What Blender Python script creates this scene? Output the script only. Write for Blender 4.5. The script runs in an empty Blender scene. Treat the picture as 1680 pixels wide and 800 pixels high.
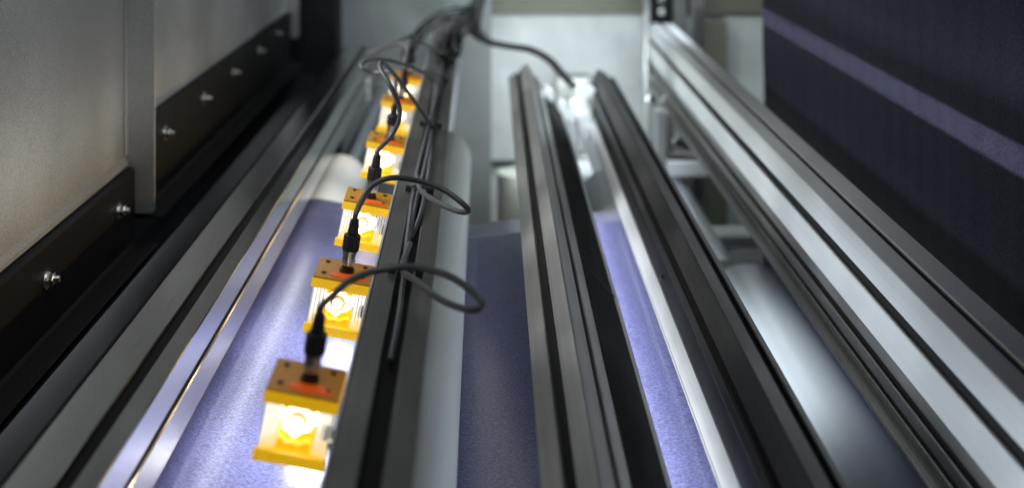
import bpy, bmesh, math, random
from mathutils import Vector, Matrix
random.seed(7)
R = math.radians
scene = bpy.context.scene
C = scene.collection

# ---------------------------------------------------------------- camera
# level camera with a lens shift (the photograph keeps its verticals upright)
FPX, VX, VY = 1900.0, 806.0, -225.0          # focal length and vanishing point in photo pixels (1680 x 800)
cam_d = bpy.data.cameras.new('camera')
cam = bpy.data.objects.new('camera', cam_d); C.objects.link(cam)
cam.location = (0, 0, 0); cam.rotation_euler = (R(90), 0, 0)
cam_d.sensor_width = 36; cam_d.lens = 36 * FPX / 1680
cam_d.shift_x = (840 - VX) / 1680
cam_d.shift_y = -(400 - VY) / 1680
cam_d.clip_start = 0.02; cam_d.clip_end = 100
cam_d.dof.use_dof = True
cam_d.dof.focus_distance = 1.33
cam_d.dof.aperture_fstop = 36 * FPX / 1680 / 1000 / 0.0150
cam_d.dof.aperture_blades = 0
scene.camera = cam

# ---------------------------------------------------------------- world, exposure
w = bpy.data.worlds.new('World'); scene.world = w; w.use_nodes = True
w.node_tree.nodes['Background'].inputs[0].default_value = (0.75, 0.85, 1.0, 1)
w.node_tree.nodes['Background'].inputs[1].default_value = 0.014
scene.view_settings.view_transform = 'Standard'
scene.view_settings.look = 'None'
scene.view_settings.exposure = 0.2
scene.view_settings.gamma = 1

def area(name, loc, target, sx, sy, power, col=(1, 1, 1), spread=180, roll=None):
    l = bpy.data.lights.new(name, 'AREA'); l.shape = 'RECTANGLE'
    l.size = sx; l.size_y = sy; l.energy = power; l.color = col; l.spread = R(spread)
    o = bpy.data.objects.new(name, l); C.objects.link(o)
    # local Y of the lamp runs along world Y (length of the machine)
    z = (Vector(loc) - Vector(target)).normalized()
    y = Vector((0, 1, 0)); y = (y - z * y.dot(z))
    if y.length < 1e-3 or roll: y = Vector((0, 0, 1)) - z * z.z
    y.normalize(); x = y.cross(z)
    m = Matrix((x, y, z)).transposed().to_4x4(); m.translation = Vector(loc)
    o.matrix_world = m
    return o

COOL = (0.86, 0.95, 1.0)
# added fill on the end wall, above view and hidden behind the rails
area('end_fill', (0.25, 2.95, -0.12), (0.25, 3.4, -0.8), 1.3, 0.12, 3.8, COOL, 120)
area('end_fill_low', (0.105, 2.88, -0.66), (0.06, 3.45, -0.70), 0.07, 0.16, 1.2, COOL, 170, roll=1)
area('end_fill_low', (0.300, 2.88, -0.66), (0.34, 3.45, -0.70), 0.07, 0.16, 1.1, COOL, 170, roll=1)
# dim workshop light from above
area('ceiling_light', (-0.1, 1.0, 1.6), (0.05, 1.2, -0.6), 0.9, 2.2, 0.2, COOL, 120)
# light bar under the middle rails that lights the web between them
area('web_light_bar', (0.136, 0.95, -0.592), (0.225, 0.95, -0.650), 0.02, 2.2, 2.4, (0.95, 0.97, 1.0), 110)
# slit of light on the hanging cloth
area('slit_light', (0.13, 0.9, -0.02), (0.60, 0.9, -0.338), 0.029, 3.4, 0.50, (1.0, 0.99, 0.95), 0.9)
# added fill hidden under the dark tilted rail, brightening the wide rail and roller
area('low_fill', (0.285, 1.5, -0.62), (0.44, 1.5, -0.475), 0.03, 2.6, 1.3, COOL, 75)
# added fill light brightening the left housing
area('housing_fill', (-0.05, 1.0, 0.45), (-0.55, 1.2, -0.2), 0.3, 1.2, 2.1, (.97, .99, 1), 120)
# added light panels above view, mirrored by the upper faces of the rails
area('upper_fill', (0.10, 3.39, 0.52), (0.1, 0, 0.1), 0.6, 0.9, 0.35, COOL, 180, roll=1)
area('upper_fill_left', (-0.40, 3.37, 0.38), (-0.3, 0, 0.1), 0.50, 0.60, 0.42, (1, .98, .92), 180, roll=1)
area('rail_face_fill', (-0.50, 2.15, -0.08), (0.1, 2.15, -0.56), 0.16, 1.7, 2.3, (1, .98, .93), 66)  # added above view to brighten the pale face of the middle rail
area('cloth_highlight_fill', (-0.275, 2.30, -0.10), (-0.275, 2.30, -0.6), 0.025, 1.6, 0.75, (.88, .91, 1), 180)  # added unseen strip that gives the cloth its highlight over the roller
area('steel_roller_fill', (0.315, 1.86, -0.665), (0.49, 1.88, -0.79), 0.03, 0.45, 0.75, COOL, 120)  # added, hidden under the tilted rail to brighten the steel roller
area('curtain_side_fill', (0.575, 1.9, -0.06), (0.2, 1.8, -0.5), 0.10, 1.3, 0.35, COOL, 160)  # added unseen fill for the right-hand faces of the tilted rails
area('connector_fill', (0.19, 2.35, -0.2), (0.19, 2.68, -0.6), 0.1, 0.1, 0.3, COOL, 60)  # added above view to brighten the white connectors
# added fill hidden under the middle rail, towards the white roller
area('white_roller_fill', (0.066, 1.2, -0.575), (-0.05, 1.2, -0.575), 0.02, 2.4, 0.42, COOL, 110)

# ---------------------------------------------------------------- materials
def newmat(name):
    m = bpy.data.materials.new(name); m.use_nodes = True
    nt = m.node_tree; b = nt.nodes['Principled BSDF']
    return m, nt, b
def N(nt, t, **kw):
    n = nt.nodes.new(t)
    for k, v in kw.items():
        if k in n.inputs.keys(): n.inputs[k].default_value = v
        else: setattr(n, k, v)
    return n
def coords(nt, scale=(1, 1, 1)):
    tc = N(nt, 'ShaderNodeTexCoord'); mp = N(nt, 'ShaderNodeMapping')
    mp.inputs['Scale'].default_value = scale
    nt.links.new(tc.outputs['Object'], mp.inputs['Vector']); return mp.outputs[0]
def ramp(nt, src, c0, c1, p0=0.3, p1=0.7):
    r = N(nt, 'ShaderNodeValToRGB'); r.color_ramp.elements[0].position = p0; r.color_ramp.elements[1].position = p1
    r.color_ramp.elements[0].color = (*c0, 1); r.color_ramp.elements[1].color = (*c1, 1)
    nt.links.new(src, r.inputs[0]); return r.outputs[0]
def bump(nt, src, b, s=0.2, d=0.001):
    n = N(nt, 'ShaderNodeBump'); n.inputs['Strength'].default_value = s; n.inputs['Distance'].default_value = d
    nt.links.new(src, n.inputs['Height']); nt.links.new(n.outputs[0], b.inputs['Normal'])

def metal(name, col, rough, metallic=1.0, streak=(200, 0.7, 200), var=0.12, bmp=0.15, rv=.17):
    m, nt, b = newmat(name)
    v = coords(nt, streak)
    n = N(nt, 'ShaderNodeTexNoise', Scale=1.0, Detail=4.0); nt.links.new(v, n.inputs['Vector'])
    v2 = coords(nt, (9, 5, 9)); n2 = N(nt, 'ShaderNodeTexNoise', Scale=1.0, Detail=5.0); nt.links.new(v2, n2.inputs['Vector'])
    mx = N(nt, 'ShaderNodeMath', operation='MULTIPLY'); nt.links.new(n.outputs[0], mx.inputs[0]); nt.links.new(n2.outputs[0], mx.inputs[1])
    lo = tuple(c * (1 - var) for c in col); hi = tuple(min(1, c * (1 + var)) for c in col)
    nt.links.new(ramp(nt, mx.outputs[0], lo, hi, 0.15, 0.4), b.inputs['Base Color'])
    b.inputs['Metallic'].default_value = metallic
    mr = N(nt, 'ShaderNodeMapRange'); mr.inputs['From Min'].default_value = .3; mr.inputs['From Max'].default_value = .7
    mr.inputs['To Min'].default_value = rough * (1 - rv); mr.inputs['To Max'].default_value = rough * (1 + rv)
    nt.links.new(n2.outputs[0], mr.inputs[0]); nt.links.new(mr.outputs[0], b.inputs['Roughness'])
    bump(nt, n.outputs[0], b, bmp, 0.0004)
    return m
ALU = metal('anodised_aluminium', (0.56, 0.57, 0.56), 0.34)
ALU_L = metal('smooth_anodised_aluminium', (0.62, 0.62, 0.60), 0.13, streak=(1300, 2.5, 1300), bmp=.35, var=.05)
ALU_S = metal('silver_anodised_aluminium', (0.74, 0.74, 0.71), 0.33)
ALU_B = metal('bright_aluminium', (0.74, 0.77, 0.78), 0.45, 0.7, var=.05, bmp=.06)
ALU_D = metal('grey_anodised_aluminium', (0.30, 0.30, 0.285), 0.42)
ROLLS = metal('satin_chromed_roller', (0.66, 0.70, 0.74), 0.30, 0.45, streak=(1, 1, 1), bmp=0.0, var=.03, rv=.04)
ALU_K = metal('black_anodised_aluminium', (0.15, 0.15, 0.148), 0.40)
STEEL = metal('polished_steel', (0.72, 0.75, 0.79), 0.30, streak=(1, 1, 1), bmp=0.0, var=.03, rv=.04)
ZINC = metal('zinc_plated_steel', (0.70, 0.72, 0.70), 0.25)
BLACKP = metal('black_powder_coat', (0.007, 0.007, 0.0075), 0.55, 0.0, var=.2, streak=(700, 700, 700), bmp=.25)
BLACKG = metal('glossy_black_coat', (0.010, 0.010, 0.012), 0.22, 0.0, var=.2, streak=(60, 2, 60), bmp=.12)
BLACKC = metal('black_plastic', (0.018, 0.019, 0.021), 0.42, 0.0, var=.2, streak=(400, 400, 400), bmp=.1)
RUBBER = metal('black_rubber', (0.008, 0.008, 0.010), 0.6, 0.0, streak=(300, 300, 300))
CABLE = metal('cable_sheath', (0.07, 0.076, 0.085), 0.38, 0.0, var=.15, streak=(500, 500, 500), bmp=.05)
PLATE = metal('black_anodised_plate', (0.016, 0.0155, 0.015), 0.55, 0.0, var=.25, streak=(30, 2, 30), bmp=.1)
WHITE = metal('white_roller_cover', (0.42, 0.45, 0.455), 0.35, 0.0, var=.05, streak=(20, 2, 20), bmp=.03)
PLATE.node_tree.nodes['Principled BSDF'].inputs['Specular IOR Level'].default_value = .08
BLACKP.node_tree.nodes['Principled BSDF'].inputs['Specular IOR Level'].default_value = .12
WALLM = metal('pale_grey_paint', (0.40, 0.42, 0.415), 0.45, 0.0, var=.24, streak=(3.5, 2.5, 2.2), bmp=.05)
OLIVE = metal('olive_grey_paint', (0.11, 0.115, 0.085), 0.6, 0.0, var=.1, streak=(3, 3, 2), bmp=.05)
DARKW = metal('dark_grey_paint', (0.035, 0.036, 0.036), 0.6, 0.0, var=.2, streak=(3, 3, 3), bmp=.05)
FLOORM = metal('floor_paint', (0.20, 0.21, 0.21), 0.55, 0.0, var=.2, streak=(6, 6, 6), bmp=.1)
PAINTW = metal('white_frame_paint', (0.62, 0.66, 0.68), 0.4, 0.0, var=.06, streak=(8, 8, 8), bmp=.05)
WPLAST = metal('white_plastic', (0.85, 0.88, 0.90), 0.18, 0.0, var=.03, streak=(50, 50, 50), bmp=.02)

def galv():
    m, nt, b = newmat('galvanised_sheet')
    v = coords(nt, (1, 1, 1))
    n = N(nt, 'ShaderNodeTexNoise', Scale=650.0, Detail=3.0); nt.links.new(v, n.inputs['Vector'])
    n2 = N(nt, 'ShaderNodeTexNoise', Scale=3.5, Detail=3.0); nt.links.new(v, n2.inputs['Vector'])
    mx = N(nt, 'ShaderNodeMath', operation='MULTIPLY'); nt.links.new(n.outputs[0], mx.inputs[0]); nt.links.new(n2.outputs[0], mx.inputs[1])
    nt.links.new(ramp(nt, mx.outputs[0], (0.30, 0.31, 0.31), (0.54, 0.56, 0.565), 0.17, 0.38), b.inputs['Base Color'])
    b.inputs['Metallic'].default_value = 0.75; b.inputs['Roughness'].default_value = 0.42
    bump(nt, n.outputs[0], b, 0.5, 0.0006)
    return m
GALV = galv()

def denim(name='navy_twill', spec=0.45, sheen=.1, lo=(0.026, 0.030, 0.105), hi=(0.185, 0.20, 0.45), coat=1.0):
    m, nt, b = newmat(name)
    v = coords(nt, (1, 1, 1))
    # twill lines, fibre speckle and slow shade changes of the dye
    tc = coords(nt, (900, 900, 900))
    wv = N(nt, 'ShaderNodeTexWave', Scale=1.0, Distortion=2.5, Detail=2.0); wv.bands_direction = 'DIAGONAL'
    nt.links.new(tc, wv.inputs['Vector'])
    sp = N(nt, 'ShaderNodeTexNoise', Scale=520.0, Detail=4.0, Roughness=0.8); nt.links.new(v, sp.inputs['Vector'])
    vs = coords(nt, (260, 900, 260)); st = N(nt, 'ShaderNodeTexNoise', Scale=1.0, Detail=2.0); nt.links.new(vs, st.inputs['Vector'])
    a = N(nt, 'ShaderNodeMath', operation='ADD'); nt.links.new(sp.outputs[0], a.inputs[0]); nt.links.new(st.outputs[0], a.inputs[1])
    a2 = N(nt, 'ShaderNodeMath', operation='MULTIPLY'); nt.links.new(a.outputs[0], a2.inputs[0]); a2.inputs[1].default_value = 0.5
    col = ramp(nt, a2.outputs[0], lo, hi, 0.43, 0.61)
    nt.links.new(col, b.inputs['Base Color'])
    b.inputs['Roughness'].default_value = 0.36; b.inputs['Specular IOR Level'].default_value = spec
    b.inputs['Sheen Weight'].default_value = sheen; b.inputs['Sheen Roughness'].default_value = 0.4
    b.inputs['Coat Weight'].default_value = coat; b.inputs['Coat Roughness'].default_value = 0.15
    b.inputs['Sheen Tint'].default_value = (0.7, 0.7, 1, 1)
    s = N(nt, 'ShaderNodeMath', operation='ADD'); nt.links.new(sp.outputs[0], s.inputs[0]); nt.links.new(wv.outputs['Fac'], s.inputs[1])
    bump(nt, s.outputs[0], b, 0.45, 0.0006)
    return m
DENIM = denim()
DENIM_SHADED = denim('navy_twill_shaded', 0.08, 0.0, (0.010, 0.0105, 0.026), (0.070, 0.074, 0.124), 0)  # same cloth as the web, its shade put into a darker colour

def plain(name, col, rough=0.4, metallic=0, emit=None, es=0, trans=0, ior=1.45, alpha=1, sub=0):
    m, nt, b = newmat(name)
    n = N(nt, 'ShaderNodeTexNoise', Scale=180.0, Detail=3.0)
    nt.links.new(coords(nt), n.inputs['Vector'])
    nt.links.new(ramp(nt, n.outputs[0], tuple(c * .88 for c in col), tuple(min(1, c * 1.1) for c in col)), b.inputs['Base Color'])
    b.inputs['Roughness'].default_value = rough; b.inputs['Metallic'].default_value = metallic
    b.inputs['Transmission Weight'].default_value = trans; b.inputs['IOR'].default_value = ior
    b.inputs['Subsurface Weight'].default_value = sub
    if emit: b.inputs['Emission Color'].default_value = (*emit, 1); b.inputs['Emission Strength'].default_value = es
    return m
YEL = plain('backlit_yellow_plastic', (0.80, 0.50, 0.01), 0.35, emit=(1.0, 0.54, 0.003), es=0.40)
BROWN = plain('shaded_amber_top', (0.32, 0.17, 0.004), 0.3, emit=(1,.30,.0), es=.08)  # dim top of the yellow plate, shade and faint glow put into colour
ORANGE = plain('painted_orange_glow', (0.6, 0.08, 0.01), 0.4, emit=(1.0, 0.13, 0.01), es=0.22)  # red glow near the plug, painted as weak emission
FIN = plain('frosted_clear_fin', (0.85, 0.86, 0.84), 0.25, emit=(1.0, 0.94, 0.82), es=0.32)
LED = plain('led_panel', (1, 1, 1), 0.5, emit=(1.0, 0.90, 0.64), es=3.0)
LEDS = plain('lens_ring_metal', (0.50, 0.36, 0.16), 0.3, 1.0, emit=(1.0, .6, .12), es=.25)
GLASS = plain('lens_glass', (1, 1, 1), 0.05, trans=1.0)
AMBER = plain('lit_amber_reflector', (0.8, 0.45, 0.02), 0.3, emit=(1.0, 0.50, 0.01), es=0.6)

# ---------------------------------------------------------------- helpers
def link(o, parent=None):
    C.objects.link(o)
    if parent: o.parent = parent
    return o
def tag(o, label=None, cat=None, group=None, kind=None):
    if label: o['label'] = label
    if cat: o['category'] = cat
    if group: o['group'] = group
    if kind: o['kind'] = kind
    return o
def empty(name, loc=(0, 0, 0), rot=(0, 0, 0)):
    o = bpy.data.objects.new(name, None); o.empty_display_size = .02
    o.location = loc; o.rotation_euler = rot; return link(o)
def mesh(name, bm, mat, parent=None, loc=None, rot=None, smooth=False, bev=0):
    me = bpy.data.meshes.new(name); bmesh.ops.recalc_face_normals(bm, faces=bm.faces)
    bm.to_mesh(me); bm.free(); me.materials.append(mat)
    if smooth:
        for p in me.polygons: p.use_smooth = True
    o = bpy.data.objects.new(name, me); link(o, parent)
    if loc: o.location = loc
    if rot: o.rotation_euler = rot
    if bev:
        md = o.modifiers.new('bevel', 'BEVEL'); md.width = bev; md.segments = 2; md.limit_method = 'ANGLE'; md.angle_limit = R(40)
    if smooth:
        md = o.modifiers.new('es', 'EDGE_SPLIT'); md.split_angle = R(35)
    return o
def px(x, y, d): return Vector(((x - VX) / FPX * d, d, -(y - VY) / FPX * d))

def extr(bm, pts, y0, y1, cuts=None):
    """section polygon of (x, z) points extruded along Y"""
    ys = [y0] + (cuts or []) + [y1]
    rings = [[bm.verts.new((p[0], y, p[1])) for p in pts] for y in ys]
    n = len(pts)
    for a, b in zip(rings, rings[1:]):
        for i in range(n): bm.faces.new((a[i], a[(i + 1) % n], b[(i + 1) % n], b[i]))
    bm.faces.new(rings[0]); bm.faces.new(rings[-1][::-1])
def box(bm, x0, x1, y0, y1, z0, z1, m=None):
    r = bmesh.ops.create_cube(bm, size=1)['verts']
    for v in r:
        v.co = Vector(((x0 + x1) / 2 + v.co.x * (x1 - x0), (y0 + y1) / 2 + v.co.y * (y1 - y0), (z0 + z1) / 2 + v.co.z * (z1 - z0)))
        if m: v.co = m @ v.co
    return r
def cyl(bm, p0, p1, r0, r1=None, seg=24, cap=True):
    p0, p1 = Vector(p0), Vector(p1); r1 = r0 if r1 is None else r1
    d = p1 - p0; q = Vector((0, 0, 1)).rotation_difference(d.normalized()).to_matrix().to_4x4(); q.translation = (p0 + p1) / 2
    bmesh.ops.create_cone(bm, cap_ends=cap, segments=seg, radius1=r0, radius2=r1, depth=d.length, matrix=q)
def lathe(bm, prof, seg=28, caps=True):
    """profile of (radius, z)"""
    rings = []
    for r, z in prof: rings.append([bm.verts.new((r * math.cos(2 * math.pi * i / seg), r * math.sin(2 * math.pi * i / seg), z)) for i in range(seg)])
    for a, b in zip(rings, rings[1:]):
        for i in range(seg): bm.faces.new((a[i], a[(i + 1) % seg], b[(i + 1) % seg], b[i]))
    if caps: bm.faces.new(rings[0][::-1]); bm.faces.new(rings[-1])
def catmull(P, n=10):
    P = [Vector(p) for p in P]; Q = [P[0] * 2 - P[1]] + P + [P[-1] * 2 - P[-2]]; out = []
    for i in range(1, len(Q) - 2):
        a, b, c, d = Q[i - 1:i + 3]
        for k in range(n):
            t = k / n
            out.append(0.5 * ((2 * b) + (c - a) * t + (2 * a - 5 * b + 4 * c - d) * t * t + (3 * b - a - 3 * c + d) * t ** 3))
    out.append(P[-1]); return out
def tube(bm, P, r, seg=10, n=10, cap=True):
    pts = catmull(P, n) if len(P) > 2 else [Vector(p) for p in P]
    up = Vector((0.13, 0.2, 1)).normalized(); rings = []
    for i, p in enumerate(pts):
        t = (pts[min(i + 1, len(pts) - 1)] - pts[max(i - 1, 0)]).normalized()
        u = (up - t * up.dot(t)).normalized(); up = u; v = t.cross(u)
        rings.append([bm.verts.new(p + (u * math.cos(2 * math.pi * k / seg) + v * math.sin(2 * math.pi * k / seg)) * r) for k in range(seg)])
    for a, b in zip(rings, rings[1:]):
        for k in range(seg): bm.faces.new((a[k], a[(k + 1) % seg], b[(k + 1) % seg], b[k]))
    if cap: bm.faces.new(rings[0][::-1]); bm.faces.new(rings[-1])

def slot_profile(W, H, top=(), right=(), bottom=(), left=(), depth=.011, lip=.003, under=.004, ch=.0012):
    """T-slot extrusion outline. x 0..W, z 0..-H. each slot = (centre along the side, opening width)"""
    def side(L, slots):
        out = [(ch, 0)]
        for c, wd in sorted(slots):
            h = wd / 2
            out += [(c - h - .0012, 0), (c - h, -.0012), (c - h, -lip), (c - h - under, -lip - .001), (c - h - under, -depth * .55), (c - h * .5, -depth),
                    (c + h * .5, -depth), (c + h + under, -depth * .55), (c + h + under, -lip - .001), (c + h, -lip), (c + h, -.0012), (c + h + .0012, 0)]
        out += [(L - ch, 0)]
        return out
    pts = []
    pts += [(u, v) for u, v in side(W, top)]
    pts += [(W + v, -u) for u, v in side(H, right)]
    pts += [(W - u, -H - v) for u, v in side(W, bottom)]
    pts += [(-v, -(H - u)) for u, v in side(H, left)]
    return pts

def profile_beam(name, label, cat, corner, roll, W, H, y0, y1, mat, yaw=0, group=None, **sl):
    """Empty at the top-left corner of the section; extrusion is its first part"""
    t = tag(empty(name, (corner[0], 0, -corner[1]), (0, R(roll), yaw)), label, cat, group)
    bm = bmesh.new(); extr(bm, slot_profile(W, H, **sl), y0, y1)
    mesh('extrusion', bm, mat, t)
    # added black strips that put the shade into the slots
    for side in ('top', 'right', 'left'):
        for c, wd in sl.get(side, ()):
            a, b = c - wd / 2 + .0003, c + wd / 2 - .0003; d0, d1 = .0042, .0062
            q = {'top': (a, b, -d1, -d0), 'right': (W - d1, W - d0, -b, -a), 'left': (d0, d1, -(H - a), -(H - b))}[side]
            if name == 'lamp_rail' and side == 'top': q = (a, b, -.0105, -.0085)
            bm = bmesh.new(); box(bm, q[0], q[1], y0, y1 - .002, min(q[2], q[3]), max(q[2], q[3]))
            mesh('slot_shade', bm, BLACKP, t)
    return t
def screw(parent, p, r=.004, mat=None, axis=(0, 0, 1)):
    bm = bmesh.new(); a = Vector(axis).normalized(); p = Vector(p)
    cyl(bm, p, p + a * r * .9, r, r * .85, 16); cyl(bm, p + a * r * .9, p + a * r * 1.0, r * .45, r * .4, 6)
    return mesh('screw', bm, mat or ZINC, parent, smooth=True)

# ================================================================ the setting
DE = 3.25
bm = bmesh.new(); box(bm, -3, 3, -2, 6, -1.36, -1.30); tag(mesh('floor', bm, FLOORM), kind='structure')
bm = bmesh.new(); box(bm, -.78, 1.6, 3.45, 3.5, -1.30, -.452); tag(mesh('end_wall', bm, WALLM), 'pale grey sheet end wall behind the far ends of the rails', 'wall')
wall = bpy.data.objects['end_wall']
bm = bmesh.new(); box(bm, -.78, 1.6, 3.435, 3.449, -.449, -.19); mesh('header_panel', bm, OLIVE, wall)
bm = bmesh.new(); box(bm, -.78, 1.6, 3.40, 3.434, -.19, 1.8); mesh('unseen_dark_panel', bm, DARKW, wall)  # added out of view so the rail tops mirror something dark
bm = bmesh.new(); box(bm, -.62, .0, 3.38, 3.449, -1.2, -.19); mesh('side_panel', bm, metal('mid_grey_paint', (0.15, 0.16, 0.16), .5, 0, streak=(2, 2, 2)), wall)
bm = bmesh.new(); box(bm, .0, .5, 3.43, 3.449, -.90, -.885); mesh('seam', bm, DARKW, wall)
bm = bmesh.new(); box(bm, .61, .69, 3.38, 3.449, -1.2, -.46); mesh('column', bm, OLIVE, wall, bev=.004)
for (xa, xb, za, zb, yy, rot, mt) in ((-.52, -.34, -.62, -.35, 3.35, -12, 'c'),):
    tone = {'a': (.36, .38, .375), 'b': (.31, .33, .33), 'c': (.12, .125, .13)}[mt]
    bm = bmesh.new(); M = Matrix.Translation(((xa + xb) / 2, yy, (za + zb) / 2)) @ Matrix.Rotation(R(rot), 4, 'Y')
    box(bm, -(xb - xa) / 2, (xb - xa) / 2, -.003, .003, -(zb - za) / 2, (zb - za) / 2, M)
    mesh('bracket_plate', bm, metal('grey_bracket_paint', tone, .5, 0, streak=(3, 3, 3), bmp=.05), wall, bev=.002)
# roof of the machine housing, well above the picture
bm = bmesh.new(); box(bm, -.9, 1.8, -1.5, 3.5, 1.8, 1.84); tag(mesh('ceiling', bm, DARKW), kind='structure')
bm = bmesh.new(); box(bm, 1.62, 1.66, -1.5, 3.5, -1.3, 1.8); tag(mesh('wall', bm, DARKW), kind='structure')

# ---------------------------------------------------------------- left housing: sheet panels, black strips with bolts
hs = tag(empty('side_housing', (-.55, 1.7, -.5)), 'grey galvanised side housing with black bolted strips along its lower edge, at left', 'machine housing')
def loc(o): o.matrix_parent_inverse = o.parent.matrix_world.inverted() if False else Matrix.Translation(-o.parent.location); return o
def panel(y0, y1, zb, zt=1.0):
    pts = [(-.553, zt), (-.550, zt), (-.550, zb + .014), (-.546, zb + .006), (-.546, zb), (-.553, zb)]
    bm = bmesh.new(); extr(bm, pts, y0, y1); return loc(mesh('sheet_panel', bm, GALV, hs))
panel(-.3, 1.742, -.455); panel(1.752, 3.10, -.402)
def flange(y, zb, x1=-.507):
    bm = bmesh.new(); r = .008; pts = [(-.5495, 1.0), (-.5495, zb), (x1 - r, zb)]
    for k in range(1, 6): a = R(90 * k / 5); pts.append((x1 - r + r * math.sin(a), zb + r - r * math.cos(a)))
    pts.append((x1, 1.0)); extr(bm, pts, y, y + .0025)
    bm2 = bm; box(bm2, -.5495, -.5465, y - .012, y - .0002, zb + .09, 1.0)
    return loc(mesh('flange', bm2, GALV, hs, bev=.0006))
flange(1.745, -.528); flange(3.105, -.470, -.516)
def strip(y0, y1, h0, h1):
    bm = bmesh.new(); pts = [(-.545, -h0), (-.539, -h0), (-.535, -h0 - .004), (-.535, -h1 + .002), (-.530, -h1), (-.500, -h1 - .004), (-.500, -h1 - .007), (-.545, -h1 - .007)]
    extr(bm, pts, y0, y1); return loc(mesh('black_strip', bm, BLACKP, hs, bev=.001))
strip(-.3, 1.74, .457, .566); strip(1.755, 3.09, .398, .532)
def bolt(y, h):
    x = -.5349
    root = bmesh.new(); cyl(root, (x, y, -h), (x + .016, y, -h), .0038, seg=14)
    for k in range(5): cyl(root, (x + .0115 + k * .001, y, -h), (x + .0119 + k * .001, y, -h), .0042, seg=14)
    b = loc(mesh('bolt', root, ZINC, hs, smooth=True))
    bm = bmesh.new(); cyl(bm, (x + .0001, y, -h), (x + .0016, y, -h), .0125, seg=28); wsh = mesh('washer', bm, ZINC, b, smooth=True)
    bm = bmesh.new(); cyl(bm, (x + .0018, y, -h), (x + .0026, y, -h), .0085, seg=20); mesh('washer', bm, ZINC, b, smooth=True)
    bm = bmesh.new(); cyl(bm, (x + .0027, y, -h), (x + .0095, y, -h), .0075, seg=6); mesh('nut', bm, ZINC, b, bev=.0006)
for y, h in ((1.126, .502), (1.393, .50), (1.662, .4986), (1.896, .442), (2.152, .438), (2.40, .4355), (2.66, .4326), (2.885, .427)): bolt(y, h)
# glossy black channel between the housing and the left rail
ch = bmesh.new(); extr(ch, [(-.545, -.578), (-.50, -.582), (-.44, -.625), (-.39, -.63), (-.39, -.66), (-.545, -.66)], -.3, DE)
tag(mesh('black_trough', ch, BLACKG, bev=.002), 'glossy black channel running between the left housing and the rail', 'channel')
bm = bmesh.new(); box(bm, -.545, -.425, 3.19, 3.30, -1.3, 1.0); tag(mesh('black_post', bm, BLACKP, bev=.003), 'black upright post at the far end of the left housing', 'post')

# ---------------------------------------------------------------- rails
left = profile_beam('aluminium_rail', 'grey slotted aluminium rail on the left, its inner side catching warm lamp light', 'rail',
    (-.393, .500), 0, .078, .082, -.3, 3.15, ALU_L, top=((.049, .013),), right=((.040, .009),), left=((.04, .009),), bottom=((.039, .009),), depth=.015)
bm = bmesh.new(); extr(bm, [(-.0035, 0), (-.0003, 0), (-.0003, -.08), (-.0035, -.08)], -.3, 3.15); mesh('edge_trim', bm, BLACKP, left)
bm = bmesh.new(); box(bm, .002, .076, 3.1502, 3.155, -.08, -.002); mesh('end_cap', bm, BLACKC, left)

YAW = .0132
lampb = profile_beam('lamp_rail', 'dark grey slotted rail that carries the yellow lamps and cables', 'rail',
    (-.1053, .4285), 11, .062, .058, -.3, 3.28, ALU_D, yaw=YAW, top=((.031, .017),), left=((.029, .008),), right=((.029, .008),), depth=.012)
bm = bmesh.new(); box(bm, -.0022, -.0002, -.3, 3.2, -.016, .0012); mesh('edge_strip', bm, ALU_B, lampb)
bm = bmesh.new(); box(bm, .001, .061, 3.2802, 3.285, -.057, -.001); mesh('end_cap', bm, BLACKC, lampb)

# twin rails in the middle, tilted towards each other
cl = profile_beam('tilted_rail', 'middle tilted aluminium rail with two pale faces and a black plate on its right', 'rail',
    (.0405, .5165), -38, .056, .058, -.3, 2.78, ALU_S, group=None, top=((.0285, .012),), right=((.030, .008),), left=((.025, .009),), bottom=((.028, .009),), depth=.012)
def wplate(name, parent, p0, p1, th, mat, y0=-.3, y1=2.75, bev=.0004):
    """plate whose section runs from p0 to p1 (x, h), given in place"""
    a = Vector((p0[0], -p0[1])); b = Vector((p1[0], -p1[1])); d = (b - a).normalized(); n = Vector((d.y, -d.x)) * th
    if n.y > 0: n = -n
    bm = bmesh.new(); extr(bm, [tuple(a), tuple(b), tuple(b + n), tuple(a + n)], y0, y1)
    o = mesh(name, bm, mat, parent, bev=bev)
    if parent: o.matrix_parent_inverse = (Matrix.Translation(parent.location) @ parent.rotation_euler.to_matrix().to_4x4()).inverted()
    return o
wplate('cover_plate', cl, (.1200, .5255), (.1592, .5645), .003, PLATE, y1=2.62)
wplate('lip', cl, (.1600, .5658), (.1665, .5735), .004, PAINTW, y1=2.60)
cr = profile_beam('tilted_rail', 'dark tilted rail right of the lavender cloth strip, its bright lower lip beside the cloth', 'rail',
    (.2575, .4985), 29, .048, .050, -.3, 2.80, ALU_K, group=None, top=((.031, .012),), left=((.016, .010),), right=((.025, .009),), depth=.009, under=.003)
wplate('cover_plate', cr, (.2308, .576), (.2355, .5465), .003, PLATE, y1=2.66)
wplate('lip', cr, (.2185, .5935), (.2305, .5775), .004, ALU_B, y1=2.62)
wplate('lip_edge', cr, (.2165, .5945), (.2183, .5930), .0045, ALU_B, y1=2.62)
def inplace(o, parent):
    o.matrix_parent_inverse = (Matrix.Translation(parent.location) @ parent.rotation_euler.to_matrix().to_4x4()).inverted(); return o
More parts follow.
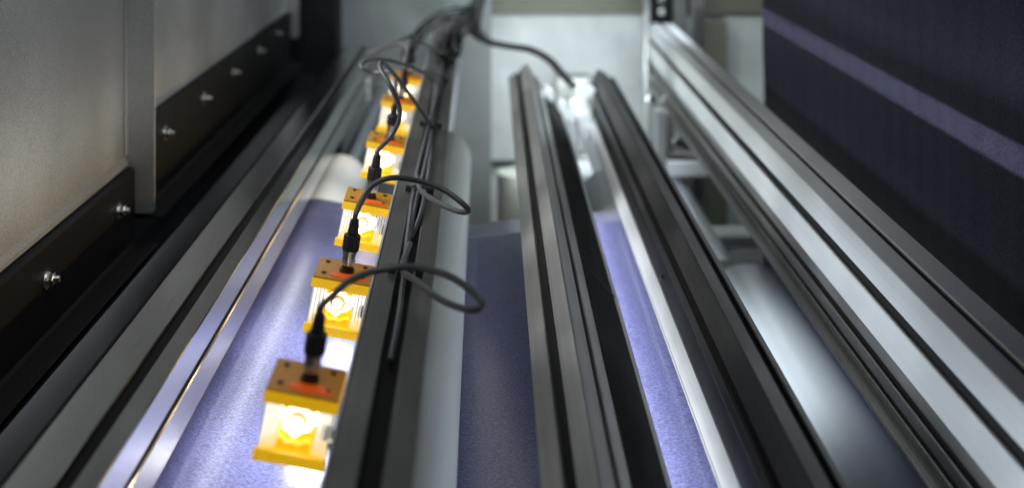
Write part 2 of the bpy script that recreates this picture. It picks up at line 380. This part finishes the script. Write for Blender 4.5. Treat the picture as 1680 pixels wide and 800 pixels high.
# cap screws and joint lines of the cover plates
for y in (.85, 1.62, 2.35):
    p = px(975, 452, 1.0); o = screw(cl, (.140, y, -.5436), .0036, BLACKC, (.7, 0, .7)); inplace(o, cl)
    o = screw(cr, (.2325, y - .05, -.562), .0036, BLACKC, (-1, 0, .15)); inplace(o, cr)
for y in (1.5, 2.2):
    bm = bmesh.new(); box(bm, 0, .058, y, y + .004, .0002, .0012)
    o = mesh('joint_strip', bm, BLACKC, cl); m = Matrix.Translation((.1180, 0, -.5215)) @ Matrix.Rotation(R(45), 4, 'Y'); o.matrix_parent_inverse = (Matrix.Translation(cl.location) @ cl.rotation_euler.to_matrix().to_4x4()).inverted() @ m

big = profile_beam('wide_rail', 'large pale grey double faced aluminium rail in front of the hanging navy cloth', 'rail',
    (.440, .447), 0, .064, .098, -.3, 3.22, ALU_B, top=((.030, .008),), left=((.051, .016),), right=((.05, .01),), depth=.014)
low = profile_beam('lower_rail', 'narrow dark grooved rail fixed under the wide pale rail', 'rail',
    (.4425, .5462), 0, .05, .062, -.3, 3.20, ALU_D, left=((.012, .007), (.038, .011)), depth=.010, under=.003)
bm = bmesh.new(); cyl(bm, (.4405, -.3, -.616), (.4405, 3.2, -.616), .0095, seg=28); tag(mesh('guide_rod', bm, ALU_D, smooth=True), 'thin round metal rod under the lower grooved rail at right', 'rod')

# ---------------------------------------------------------------- rollers
def roller(name, label, x, h, r, y1, mat, yaw=0, y0=-.3, endr=.006):
    t = tag(empty(name, (x, 0, -h), (0, 0, yaw)), label, 'roller')
    bm = bmesh.new(); prof = [(r, 0)] + [(r - endr + endr * math.cos(R(a)), endr * math.sin(R(a))) for a in (0, 20, 45, 70, 90)] + [(r * .35, endr), (r * .35, endr + .003)]
    L = y1 - y0
    full = [(r, 0)] + [(q, L - endr + z) for q, z in prof[1:]]
    lathe(bm, full, 64)
    bmesh.ops.transform(bm, matrix=Matrix.Translation((0, y0, 0)) @ Matrix.Rotation(R(-90), 4, 'X'), verts=bm.verts)
    mesh('tube', bm, mat, t, smooth=True)
    bm = bmesh.new(); cyl(bm, (0, y1 + .002, 0), (0, 3.40, 0), r * .28, seg=24); mesh('shaft', bm, STEEL, t, smooth=True)
    bm = bmesh.new(); box(bm, -.05, .05, 3.401, 3.428, -.05, .05); mesh('bearing_block', bm, ALU_D, t, bev=.004)
    return t
RL = (-.315, .6625, .0575); RT = (-.0935, .592, .061); RR = (.240, .680, .058)
roller('white_roller', 'white roller at left, its bare end showing beyond the navy cloth', RL[0], RL[1], RL[2], 2.41, WHITE)
roller('white_roller', 'white roller close along the right side of the dark lamp rail', RT[0] + .006, RT[1], RT[2], 2.31, WHITE, yaw=.006)
roller('white_roller', 'white roller under the middle rails, its end between them', RR[0], RR[1], RR[2], 2.36, WHITE)
roller('steel_roller', 'polished steel roller seen between dark tilted rail and wide pale rail', .500, .88, .10, 2.26, ROLLS)

# ---------------------------------------------------------------- cloth web over and under the rollers
def web_path():
    off = .0012
    def tang(c1, r1, c2, r2, s1, s2):
        # line with normal n: n.(p-c1)=s1*r1, n.(p-c2)=s2*r2
        d = Vector(c2) - Vector(c1); D = d.length; phi = math.atan2(d.y, d.x)
        k = (s1 * r1 - s2 * r2) / D
        best = None
        for sg in (1, -1):
            th = phi + sg * math.acos(k); n = Vector((math.cos(th), math.sin(th)))
            if best is None or n.y > best.y: best = n
        return Vector(c1) + best * s1 * r1, Vector(c2) + best * s2 * r2, best
    cL, cT, cR = (RL[0], -RL[1]), (RT[0] + .012, -RT[1]), (RR[0], -RR[1])
    a1, b1, n1 = tang(cL, RL[2] + off, cT, RT[2] + off, 1, -1)
    a2, b2, n2 = tang(cT, RT[2] + off, cR, RR[2] + off, -1, 1)
    pts = [(cL[0] - RL[2] - off, -1.2), (cL[0] - RL[2] - off, cL[1] - .08)]
    th1 = math.degrees(math.atan2(n1.y, n1.x)); a = 180
    while a > th1: pts.append((cL[0] + (RL[2] + off) * math.cos(R(a)), cL[1] + (RL[2] + off) * math.sin(R(a)))); a -= 4
    pts.append(tuple(a1))
    for k in range(1, 8): pts.append(tuple(a1.lerp(b1, k / 8)))
    pts.append(tuple(b1))
    s = math.degrees(math.atan2(-n1.y, -n1.x)); e = math.degrees(math.atan2(-n2.y, -n2.x)); a = s + 3
    while a < e: pts.append((cT[0] + (RT[2] + off) * math.cos(R(a)), cT[1] + (RT[2] + off) * math.sin(R(a)))); a += 3
    pts.append(tuple(a2))
    for k in range(1, 8): pts.append(tuple(a2.lerp(b2, k / 8)))
    pts.append(tuple(b2)); a = math.degrees(math.atan2(n2.y, n2.x))
    while a > 0: a -= 4; pts.append((cR[0] + (RR[2] + off) * math.cos(R(a)), cR[1] + (RR[2] + off) * math.sin(R(a))))
    pts.append((cR[0] + RR[2] + off, -1.2))
    return pts
def sheet(name, pts, ys, mat, th, wob, parent=None, rib=None):
    bm = bmesh.new(); rows = []
    for j, y in enumerate(ys):
        row = []; xo = rib(y) if rib else 0
        for i, p in enumerate(pts):
            e = wob(i, p) if j == len(ys) - 1 else 0
            row.append(bm.verts.new((p[0] + xo, y + e, p[1])))
        rows.append(row)
    for a, b in zip(rows, rows[1:]):
        for i in range(len(pts) - 1): bm.faces.new((a[i], a[i + 1], b[i + 1], b[i]))
    o = mesh(name, bm, mat, parent, smooth=True)
    for m in list(o.modifiers): o.modifiers.remove(m)
    md = o.modifiers.new('thick', 'SOLIDIFY'); md.thickness = th; md.offset = 0
    return o
wp = web_path()
web = sheet('cloth_web', wp, [-.3, .4, .8, 1.2, 1.6, 2.0, 2.08], DENIM, .0012, lambda i, p: .006 * math.sin(p[0] * 19) + .0015 * math.sin(p[0] * 90))
tag(web, 'navy blue twill cloth running over and under the white rollers beneath the lamps', 'fabric')
# hanging cloth on the right
cp = [(.6005 + .0012 * math.sin(k * .9), 1.3 - k * .05) for k in range(44)]
zc = cp[-1][1]
cp = [(x, z) for x, z in cp if z > -.88]
for a in range(0, -181, -6): cp.append((.500 + .1008 * math.cos(R(a)), -.88 + .1008 * math.sin(R(a))))
hc = sheet('hanging_cloth', cp, [-.6 + 3.157 * k / 260 for k in range(261)], DENIM_SHADED, .0012, lambda i, p: .002 * math.sin(p[1] * 13), rib=lambda y: .0004 * math.sin(y * 23 + 2 * math.sin(y * 9)) + .0003 * math.sin(y * 91 + 3 * math.sin(y * 4)) + .0025 * math.sin(y * 6))
tag(hc, 'dark navy cloth hanging upright at right with one thin stripe of light across it', 'fabric')

# ---------------------------------------------------------------- yellow lamps
LW, LD, LH = .061, .060, .055
def make_lamp():
    t = empty('led_lamp')
    # local frame: origin = top front left corner, x right, y away, z up
    bm = bmesh.new(); box(bm, 0, LW, 0, LD, -.0095, 0); mesh('top_plate', bm, YEL, t, bev=.0008)
    bm = bmesh.new(); box(bm, .0006, LW - .0006, .0006, LD - .0006, .0001, .0022); mesh('shaded_top', bm, BROWN, t, bev=.0006)  # darker sheet added for the dimly lit top face of the plate
    bm = bmesh.new(); box(bm, .002, LW - .004, .002, LD - .002, -LH, -LH + .0075)
    box(bm, .0, LW - .002, -.001, .004, -LH - .001, -LH + .0085); mesh('bottom_plate', bm, YEL, t, bev=.0008)
    # frosted fins at both sides, running from plate to plate
    for k in range(4):
        for x in (.0025 + k * .0036, LW - .0040 - k * .0036):
            bm = bmesh.new(); box(bm, x, x + .0017, .0035 + k * .0016, LD - .004, -LH + .0078, -.0098); mesh('fin', bm, FIN, t, bev=.0003)
    bm = bmesh.new(); box(bm, .0165, LW - .0175, .0235, LD - .006, -LH + .0078, -.0098); mesh('back_block', bm, AMBER, t)
    bm = bmesh.new(); cx0, cz0 = LW / 2 - .001, -LH * .50; ring = []
    for k in range(40):
        a = 2 * math.pi * k / 40; rr = .0132 + .0012 * math.sin(3 * a + 1) + .0009 * math.sin(7 * a) + .0028 * abs(math.cos(a)) ** 3 * (1 if math.sin(a) > -.2 else .4)
        ring.append((cx0 + rr * 1.02 * math.cos(a), cz0 + rr * 1.05 * math.sin(a)))
    extr(bm, ring, .0222, .0236); mesh('led_panel', bm, LED, t)
    # amber reflector lips above and below the opening
    for z0, z1 in ((-.0175, -.0098), (-LH + .0078, -LH + .0150)):
        bm = bmesh.new(); seg = 14; vs = []
        for s in range(seg + 1):
            a = s / seg; x = .0165 + a * (LW - .034); bow = .45 + .55 * (2 * a - 1) ** 2 + .12 * math.sin(a * 17)
            zz = (z1 - (z1 - z0) * bow) if z0 > -.03 else (z0 + (z1 - z0) * bow)
            base = z1 if z0 > -.03 else z0
            vs.append([bm.verts.new((x, y, z)) for y, z in ((.010, base), (.0220, base), (.0220, zz), (.012, zz))])
        for a, b in zip(vs, vs[1:]):
            for i in range(4): bm.faces.new((a[i], a[(i + 1) % 4], b[(i + 1) % 4], b[i]))
        bm.faces.new(vs[0]); bm.faces.new(vs[-1][::-1]); mesh('reflector', bm, AMBER, t)
    cx, cz = LW / 2 - .001, -LH * .52
    bm = bmesh.new(); pr = [(.0055, 0), (.0055, .002), (.0048, .0042), (.0030, .0056), (.0010, .0060)]; lathe(bm, pr, 32)
    bmesh.ops.transform(bm, matrix=Matrix.Translation((cx, .0190, cz)) @ Matrix.Rotation(R(90), 4, 'X'), verts=bm.verts)
    lens = mesh('lens', bm, GLASS, t, smooth=True)
    bm = bmesh.new(); pr = [(.0056, 0), (.0078, 0), (.0080, .0012), (.0076, .003), (.0058, .003), (.0056, 0)]
    lathe(bm, pr, 32, False); bmesh.ops.transform(bm, matrix=Matrix.Translation((cx, .0215, cz)) @ Matrix.Rotation(R(90), 4, 'X'), verts=bm.verts)
    mesh('lens_ring', bm, LEDS, t, smooth=True)
    # painted orange glow, cable socket and screws on the plate top
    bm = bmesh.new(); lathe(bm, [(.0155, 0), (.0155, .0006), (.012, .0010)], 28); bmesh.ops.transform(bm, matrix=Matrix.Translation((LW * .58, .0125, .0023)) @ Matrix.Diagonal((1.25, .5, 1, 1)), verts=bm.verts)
    mesh('orange_glow', bm, ORANGE, t)
    bm = bmesh.new(); lathe(bm, [(.0078, 0), (.0078, .003), (.006, .0034), (.006, .009), (.0052, .0092)], 24)
    bmesh.ops.transform(bm, matrix=Matrix.Translation((LW * .53, .026, .0034)), verts=bm.verts); mesh('socket', bm, BLACKC, t, smooth=True)
    for sx, sy in ((.010, .014), (LW - .011, .014), (.010, LD - .012), (LW - .011, LD - .012)):
        bm = bmesh.new(); cyl(bm, (sx, sy, .0023), (sx, sy, .0034), .0026, seg=14); mesh('screw', bm, BLACKC, t, smooth=True)
    # mounting knob that clamps the lamp to the rail
    bm = bmesh.new(); cyl(bm, (LW - .0045, .012, -.030), (LW + .0055, .012, -.030), .003, seg=12)
    cyl(bm, (LW - .0085, .012, -.030), (LW - .0015, .012, -.030), .0062, seg=6); mesh('clamp_bolt', bm, BLACKC, t, bev=.0004)
    bm = bmesh.new(); cyl(bm, (LW - .0030, .0028, -.0335), (LW + .0022, .0028, -.0335), .0052, seg=14); mesh('clamp_nut', bm, ZINC, t, smooth=True)
    bm = bmesh.new(); box(bm, LW + .0003, LW + .0030, .004, LD - .004, -.045, -.004); mesh('bracket', bm, BLACKP, t)
    return t
def copy_tree(o, parent=None):
    c = o.copy(); C.objects.link(c); c.parent = parent
    for ch in [k for k in bpy.data.objects if k.parent == o and k != c]: copy_tree(ch, c)
    return c
LAMPS = [(434, 640, .934), (512, 455, 1.1875), (562.5, 330, 1.455), (602, 232, 1.767), (626, 165, 2.08), (642, 124, 2.33)]
LLAB = ['nearest yellow lamp box, large at the bottom edge of the picture',
        'yellow lamp box whose round lens is crossed by the front plug, second from the front',
        'yellow lamp box under the upper big cable loop, with dark knob at its right',
        'yellow lamp box just past the end of the navy cloth, third from the far end',
        'small yellow lamp box behind the S shaped cable, second from the far end',
        'farthest and smallest yellow lamp box below the cable loop']
lamp0 = make_lamp(); lamps = []
ROLL = R(11)
for i, (x, y, d) in enumerate(LAMPS):
    t = lamp0 if i == 0 else copy_tree(lamp0)
    t.location = px(x, y, d); jr = random.Random(i + 3); t.rotation_euler = (R(jr.uniform(-1.2, 1.2)), ROLL + R(jr.uniform(-1, 1)), YAW + R(jr.uniform(-1.5, 1.5)))
    tag(t, LLAB[i], 'lamp', 'yellow lamps in a row along the dark rail'); lamps.append(t)
    M = Matrix.Translation(t.location) @ Matrix.Rotation(YAW, 4, 'Z') @ Matrix.Rotation(ROLL, 4, 'Y')
    # light thrown down on the cloth, and a little sideways through the fins
    c = M @ Vector((LW / 2, LD / 2, -LH - .003)); a = M @ Vector((LW / 2 + .004, LD / 2, -LH - .2))
    area('lamp_light', c, a, .045, .045, (.66 if i < 3 else .22), (.97, .98, 1.0), 150)
    c = M @ Vector((.0055, LD / 2, -LH - .0065)); a = c + Vector((-1, 0, -.15))
    area('lamp_side_light', c, a, .008, .045, .11, (1.0, .72, .40), 130)

# ---------------------------------------------------------------- cables with plugs
def plug(i, lean=(0, 0)):
    t = lamps[i]; M = Matrix.Translation(t.location) @ Matrix.Rotation(YAW, 4, 'Z') @ Matrix.Rotation(ROLL, 4, 'Y')
    return M, M @ Vector((LW * .53, .026, .0125))
cables = []
def make_cable(i, pts, label, r=.0031, tilt=(0, 0)):
    M, base = plug(i)
    root = tag(empty('lamp_cable', base), label, 'cable', 'plugged cables of the yellow lamps')
    Q = Matrix.Translation(base) @ Matrix.Rotation(YAW, 4, 'Z') @ Matrix.Rotation(R(9 + tilt[0]), 4, 'Y') @ Matrix.Rotation(R(tilt[1]), 4, 'X') @ Matrix.Diagonal((1.12, 1.12, .84, 1))
    def put(name, prof, mat, seg=24):
        bm = bmesh.new(); lathe(bm, prof, seg); o = mesh(name, bm, mat, root, smooth=True)
        bmq = Q.copy(); bmq.translation = (0, 0, 0); o.matrix_local = bmq; return o
    put('threaded_collar', [(.0058, -.002), (.0058, .002), (.0066, .0025), (.0066, .004), (.0060, .0045), (.0060, .012), (.0067, .0125), (.0067, .0155), (.0055, .016)], ZINC)
    # knurled grip
    bm = bmesh.new(); seg = 36; rings = []
    for rr, z in ((.0062, .0155), (.0078, .0165), (.0080, .018), (.0080, .034), (.0074, .0355), (.0050, .0358)):
        rings.append([bm.verts.new(((rr - (.0005 if k % 2 and .017 < z < .035 else 0)) * math.cos(2 * math.pi * k / seg), (rr - (.0005 if k % 2 and .017 < z < .035 else 0)) * math.sin(2 * math.pi * k / seg), z)) for k in range(seg)])
    for a, b in zip(rings, rings[1:]):
        for k in range(seg): bm.faces.new((a[k], a[(k + 1) % seg], b[(k + 1) % seg], b[k]))
    bm.faces.new(rings[0][::-1]); bm.faces.new(rings[-1]); o = mesh('grip', bm, BLACKC, root); q = Q.copy(); q.translation = (0, 0, 0); o.matrix_local = q
    put('strain_relief', [(.0050, .0356), (.0052, .040), (.0046, .046), (.0048, .0465), (.0042, .053), (.0036, .055)], BLACKC)
    tip = Q @ Vector((0, 0, .053)); dirv = (Q @ Vector((0, 0, .075))) - tip
    P = [tip, tip + dirv * .4] + [px(*p) for p in pts]
    bm = bmesh.new(); tube(bm, P, r, 12, 14)
    o = mesh('cord', bm, CABLE, root, smooth=True); o.matrix_parent_inverse = Matrix.Translation(-Vector(base))
    return root
make_cable(0, [(545, 485, .97), (575, 460, 1.00), (620, 443, 1.02), (680, 438, 1.02), (735, 452, 1.00), (778, 480, .975), (790, 500, .965), (770, 508, .97), (725, 492, 1.03), (685, 462, 1.10), (660, 440, 1.17), (672, 400, 1.27)],
           'cable of the nearest lamp, in a big blurred loop over the rail')
make_cable(1, [(593, 330, 1.23), (610, 305, 1.24), (640, 292, 1.25), (680, 295, 1.26), (725, 310, 1.26), (758, 333, 1.25), (768, 346, 1.25), (750, 346, 1.27), (715, 330, 1.33), (690, 312, 1.42), (685, 290, 1.52)],
           'cable in a sharp flat loop reaching past the right side of the rail')
make_cable(2, [(640, 225, 1.50), (654, 200, 1.50), (655, 175, 1.50), (640, 140, 1.50), (624, 112, 1.52), (628, 103, 1.55), (645, 120, 1.62), (672, 155, 1.72), (700, 195, 1.84), (712, 213, 1.90)],
           'cable with narrow upright loop in front of the far lamps')
make_cable(3, [(648, 130, 1.8), (640, 118, 1.83), (615, 120, 1.85), (594, 112, 1.85), (598, 101, 1.87), (625, 98, 1.92), (662, 106, 2.0), (695, 120, 2.1), (722, 138, 2.25), (722, 146, 2.3)],
           'cable in a flat oval loop reaching left over the far lamps')
make_cable(4, [(664, 112, 2.10), (667, 90, 2.12), (676, 66, 2.15), (695, 72, 2.25), (720, 86, 2.45), (740, 94, 2.6)],
           'cable rising from the second farthest lamp to a peak above it')
make_cable(5, [(670, 80, 2.35), (655, 72, 2.37), (620, 84, 2.4), (600, 92, 2.42), (640, 74, 2.5), (690, 50, 2.65), (715, 25, 2.8), (750, 10, 3.0)],
           'cable of the farthest lamp arching up and away to right')

# cables lying in the slot of the lamp rail, with ties
def railpt(u, d, up=.004):
    M = Matrix.Translation(lampb.location) @ Matrix.Rotation(YAW, 4, 'Z') @ Matrix.Rotation(R(11), 4, 'Y')
    return M @ Vector((u, d, up))
t = tag(empty('slot_cables', railpt(.031, 1.0)), 'black cables lying bundled along the slot of the dark lamp rail', 'cable')
for k, (u0, ph, dn) in enumerate(((.026, 0, 1.2), (.031, 1.5, 1.02), (.036, 3, 1.35), (.031, 4.4, 1.9))):
    P = []; d = dn
    while d < 3.2: P.append(railpt(u0 + .0028 * math.sin(d * 7 + ph), d, .003 + (.004 if k == 3 else 0) + .0012 * math.sin(d * 11 + ph))); d += .08
    P[0] = railpt(.031, dn, -.004)
    bm = bmesh.new(); tube(bm, P, .0028, 8, 4); o = mesh('cord', bm, CABLE, t, smooth=True); o.matrix_parent_inverse = Matrix.Translation(-t.location)
for d in (1.22, 1.52, 1.90, 2.30, 2.75):
    bm = bmesh.new(); hw = .0135
    P = [railpt(.031 - hw, d, .001), railpt(.031 - hw * .8, d, .008), railpt(.031, d, .0105), railpt(.031 + hw * .8, d, .008), railpt(.031 + hw, d, .001)]
    tube(bm, P, .0022, 6, 4)
    M = Matrix.Translation(railpt(.031 + hw + .001, d, .005)) @ Matrix.Rotation(YAW, 4, 'Z') @ Matrix.Rotation(R(11), 4, 'Y')
    box(bm, -.004, .004, -.003, .003, -.004, .005, M); M.translation = railpt(.031 - hw - .001, d, .004); box(bm, -.004, .004, -.0035, .0035, -.003, .004, M)
    o = mesh('cable_tie', bm, BLACKC, t); o.matrix_parent_inverse = Matrix.Translation(-t.location)

# thick loom from the far rail end to the middle rails
t = tag(empty('cable_loom', px(780, 30, 3.1)), 'thick black cable loom sagging from the lamp rail to the middle rails', 'cable')
base = [(788, -12, 3.2), (780, 22, 3.15), (778, 48, 3.1), (800, 68, 3.0), (835, 76, 2.95), (870, 82, 2.92), (900, 98, 2.88), (922, 122, 2.84), (948, 150, 2.78)]
for k in range(8):
    a = k * 2.4; P = []
    for j, (x, y, d) in enumerate(base):
        s = 9.0 if j < 3 else 3.0
        P.append(px(x + s * math.cos(a + j * .5), y + s * .7 * math.sin(a + j * .5), d))
    bm = bmesh.new(); tube(bm, P, .0056, 8, 6); o = mesh('cord', bm, RUBBER, t, smooth=True); o.matrix_parent_inverse = Matrix.Translation(-t.location)
t2 = tag(empty('cable_tangle', px(740, 50, 3.0)), 'tangled dark cables heaped on the far end of lamp rail', 'cable')
for k in range(11):
    r = random.Random(k); P = []
    x0, y0 = 712 + r.uniform(0, 28), 100 + r.uniform(-8, 8)
    for j in range(6):
        f = j / 5; P.append(px(x0 + (775 - x0) * f + r.uniform(-11, 11), y0 + (12 - y0) * f + r.uniform(-8, 8), 2.5 + .75 * f + r.uniform(-.03, .03)))
    bm = bmesh.new(); tube(bm, P, .0045, 8, 6); o = mesh('cord', bm, RUBBER, t2, smooth=True); o.matrix_parent_inverse = Matrix.Translation(-t2.location)
for k in range(3):
    P = [px(x + 4 * k, y + 7 * k, d) for x, y, d in ((660, 90, 2.7), (680, 55, 2.8), (705, 30, 2.95), (740, 15, 3.05), (780, 12, 3.15))]
    bm = bmesh.new(); tube(bm, P, .004, 8, 6); o = mesh('cord', bm, RUBBER, t2, smooth=True); o.matrix_parent_inverse = Matrix.Translation(-t2.location)

# white connectors and wires between the ends of the middle rails
t = tag(empty('connector_cluster', px(950, 190, 2.7)), 'glossy white connectors and thin wires between the far ends of the middle rails', 'connectors')
def child(o): o.matrix_parent_inverse = Matrix.Translation(-t.location); return o
for x, y, d, s, hgt in ((900, 155, 2.66, .012, .014), (924, 182, 2.62, .010, .022), (941, 184, 2.62, .012, .026), (957, 172, 2.66, .010, .040), (966, 152, 2.70, .014, .012), (984, 162, 2.70, .011, .014), (960, 205, 2.6, .014, .03)):
    c = px(x, y, d); bm = bmesh.new(); M = Matrix.Translation(c) @ Matrix.Rotation(R(random.uniform(-20, 20)), 4, 'Y')
    box(bm, -s, s, -s, s, -hgt, hgt, M); box(bm, -s * .6, s * .6, -s * .6, s * .6, hgt, hgt + .006, M); child(mesh('connector', bm, WPLAST, t, bev=.003))
for k in range(7):
    x1 = 902 + k * 11
    P = [px(935 + k * 3, 138 + k * 2, 2.8), px(915 + k * 8, 155, 2.75), px(x1 + 3, 172, 2.70), px(x1 + 2, 195 + 6 * (k % 3), 2.64)]
    bm = bmesh.new(); tube(bm, P, .0016, 6, 6); child(mesh('wire', bm, WPLAST if k % 2 else metal('beige_wire', (.5, .5, .38), .4, 0), t, smooth=True))
bm = bmesh.new(); cyl(bm, px(938, 190, 2.62), px(941, 262, 2.62), .012, .009, 20); child(mesh('tube_end', bm, WPLAST, t, smooth=True))

# ---------------------------------------------------------------- far frame pieces
fr = tag(empty('end_frame', (.47, 3.25, -1.3)), 'upright frame posts with a black joint block behind the wide rail', 'frame')
def fc(o): o.matrix_parent_inverse = Matrix.Translation(-fr.location); return o
bm = bmesh.new(); box(bm, .430, .444, 3.24, 3.30, -1.3, 1.0); fc(mesh('post', bm, ALU, fr, bev=.002))
bm = bmesh.new(); box(bm, .4475, .512, 3.26, 3.31, -.60, .2); fc(mesh('joint_block', bm, BLACKP, fr, bev=.004))
bm = bmesh.new(); box(bm, .515, .552, 3.27, 3.31, -1.3, 1.0); fc(mesh('post', bm, ALU, fr, bev=.002))
bm = bmesh.new(); box(bm, .568, .602, 3.27, 3.31, -1.3, 1.0); fc(mesh('post', bm, ALU, fr, bev=.002))
for z in (-.385, -.42):
    bm = bmesh.new(); cyl(bm, (.478, 3.25, z), (.478, 3.2599, z), .011, seg=6); fc(mesh('bolt', bm, ZINC, fr, bev=.001))

lf = tag(empty('cross_frame', (.42, 2.8, -1.3)), 'pale blurred cross bars and brackets low behind the right rails', 'frame')
def fl(o): o.matrix_parent_inverse = Matrix.Translation(-lf.location); return o
for (x0, x1, y0, y1, z0, z1, mt) in ((.20, .95, 2.70, 2.78, -.90, -.87, PAINTW), (.2, .95, 2.52, 2.60, -.98, -.93, ALU_B), (.2, .95, 2.95, 3.0, -.76, -.745, ALU_D), (.44, .47, 2.97, 3.02, -.74, -.60, ALU_D),
                                 (.40, .425, 2.8, 2.84, -.865, -.60, PAINTW), (.30, .9, 2.3, 2.36, -.99, -.955, PAINTW), (.46, .56, 2.28, 2.44, -.86, -.835, ALU_D), (.2, .95, 3.1, 3.16, -.84, -.80, PAINTW)):
    bm = bmesh.new(); box(bm, x0, x1, y0, y1, z0, z1); fl(mesh('cross_bar', bm, mt, lf, bev=.004))
for x, y, d in ((1077, 162, 3.0), (1068, 160, 3.0), (1112, 232, 2.9), (1125, 236, 2.9)):
    c = px(x, y, d); bm = bmesh.new(); cyl(bm, c, c + Vector((0, -.02, 0)), .014, seg=6); fl(mesh('bolt', bm, ZINC, lf, bev=.001))
bm = bmesh.new(); c = px(592, 150, 2.95); box(bm, c.x - .02, c.x + .02, c.y, c.y + .04, c.z - .03, c.z + .03)
box(bm, c.x - .006, c.x + .006, c.y + .01, c.y + .02, c.z + .03, c.z + .075)
tag(mesh('wall_bracket', bm, WPLAST, bev=.004), 'small white block hanging beside the far end of left rail', 'bracket')
bm = bmesh.new(); cyl(bm, (.065, 3.0, -1.3), (.065, 3.0, -.80), .05, seg=40)
tag(mesh('pipe', bm, metal('grey_green_paint', (.30, .32, .28), .5, 0, streak=(5, 5, 5)), smooth=True), 'grey green upright pipe below end wall left of middle rail', 'pipe')

scene.render.engine = 'CYCLES'
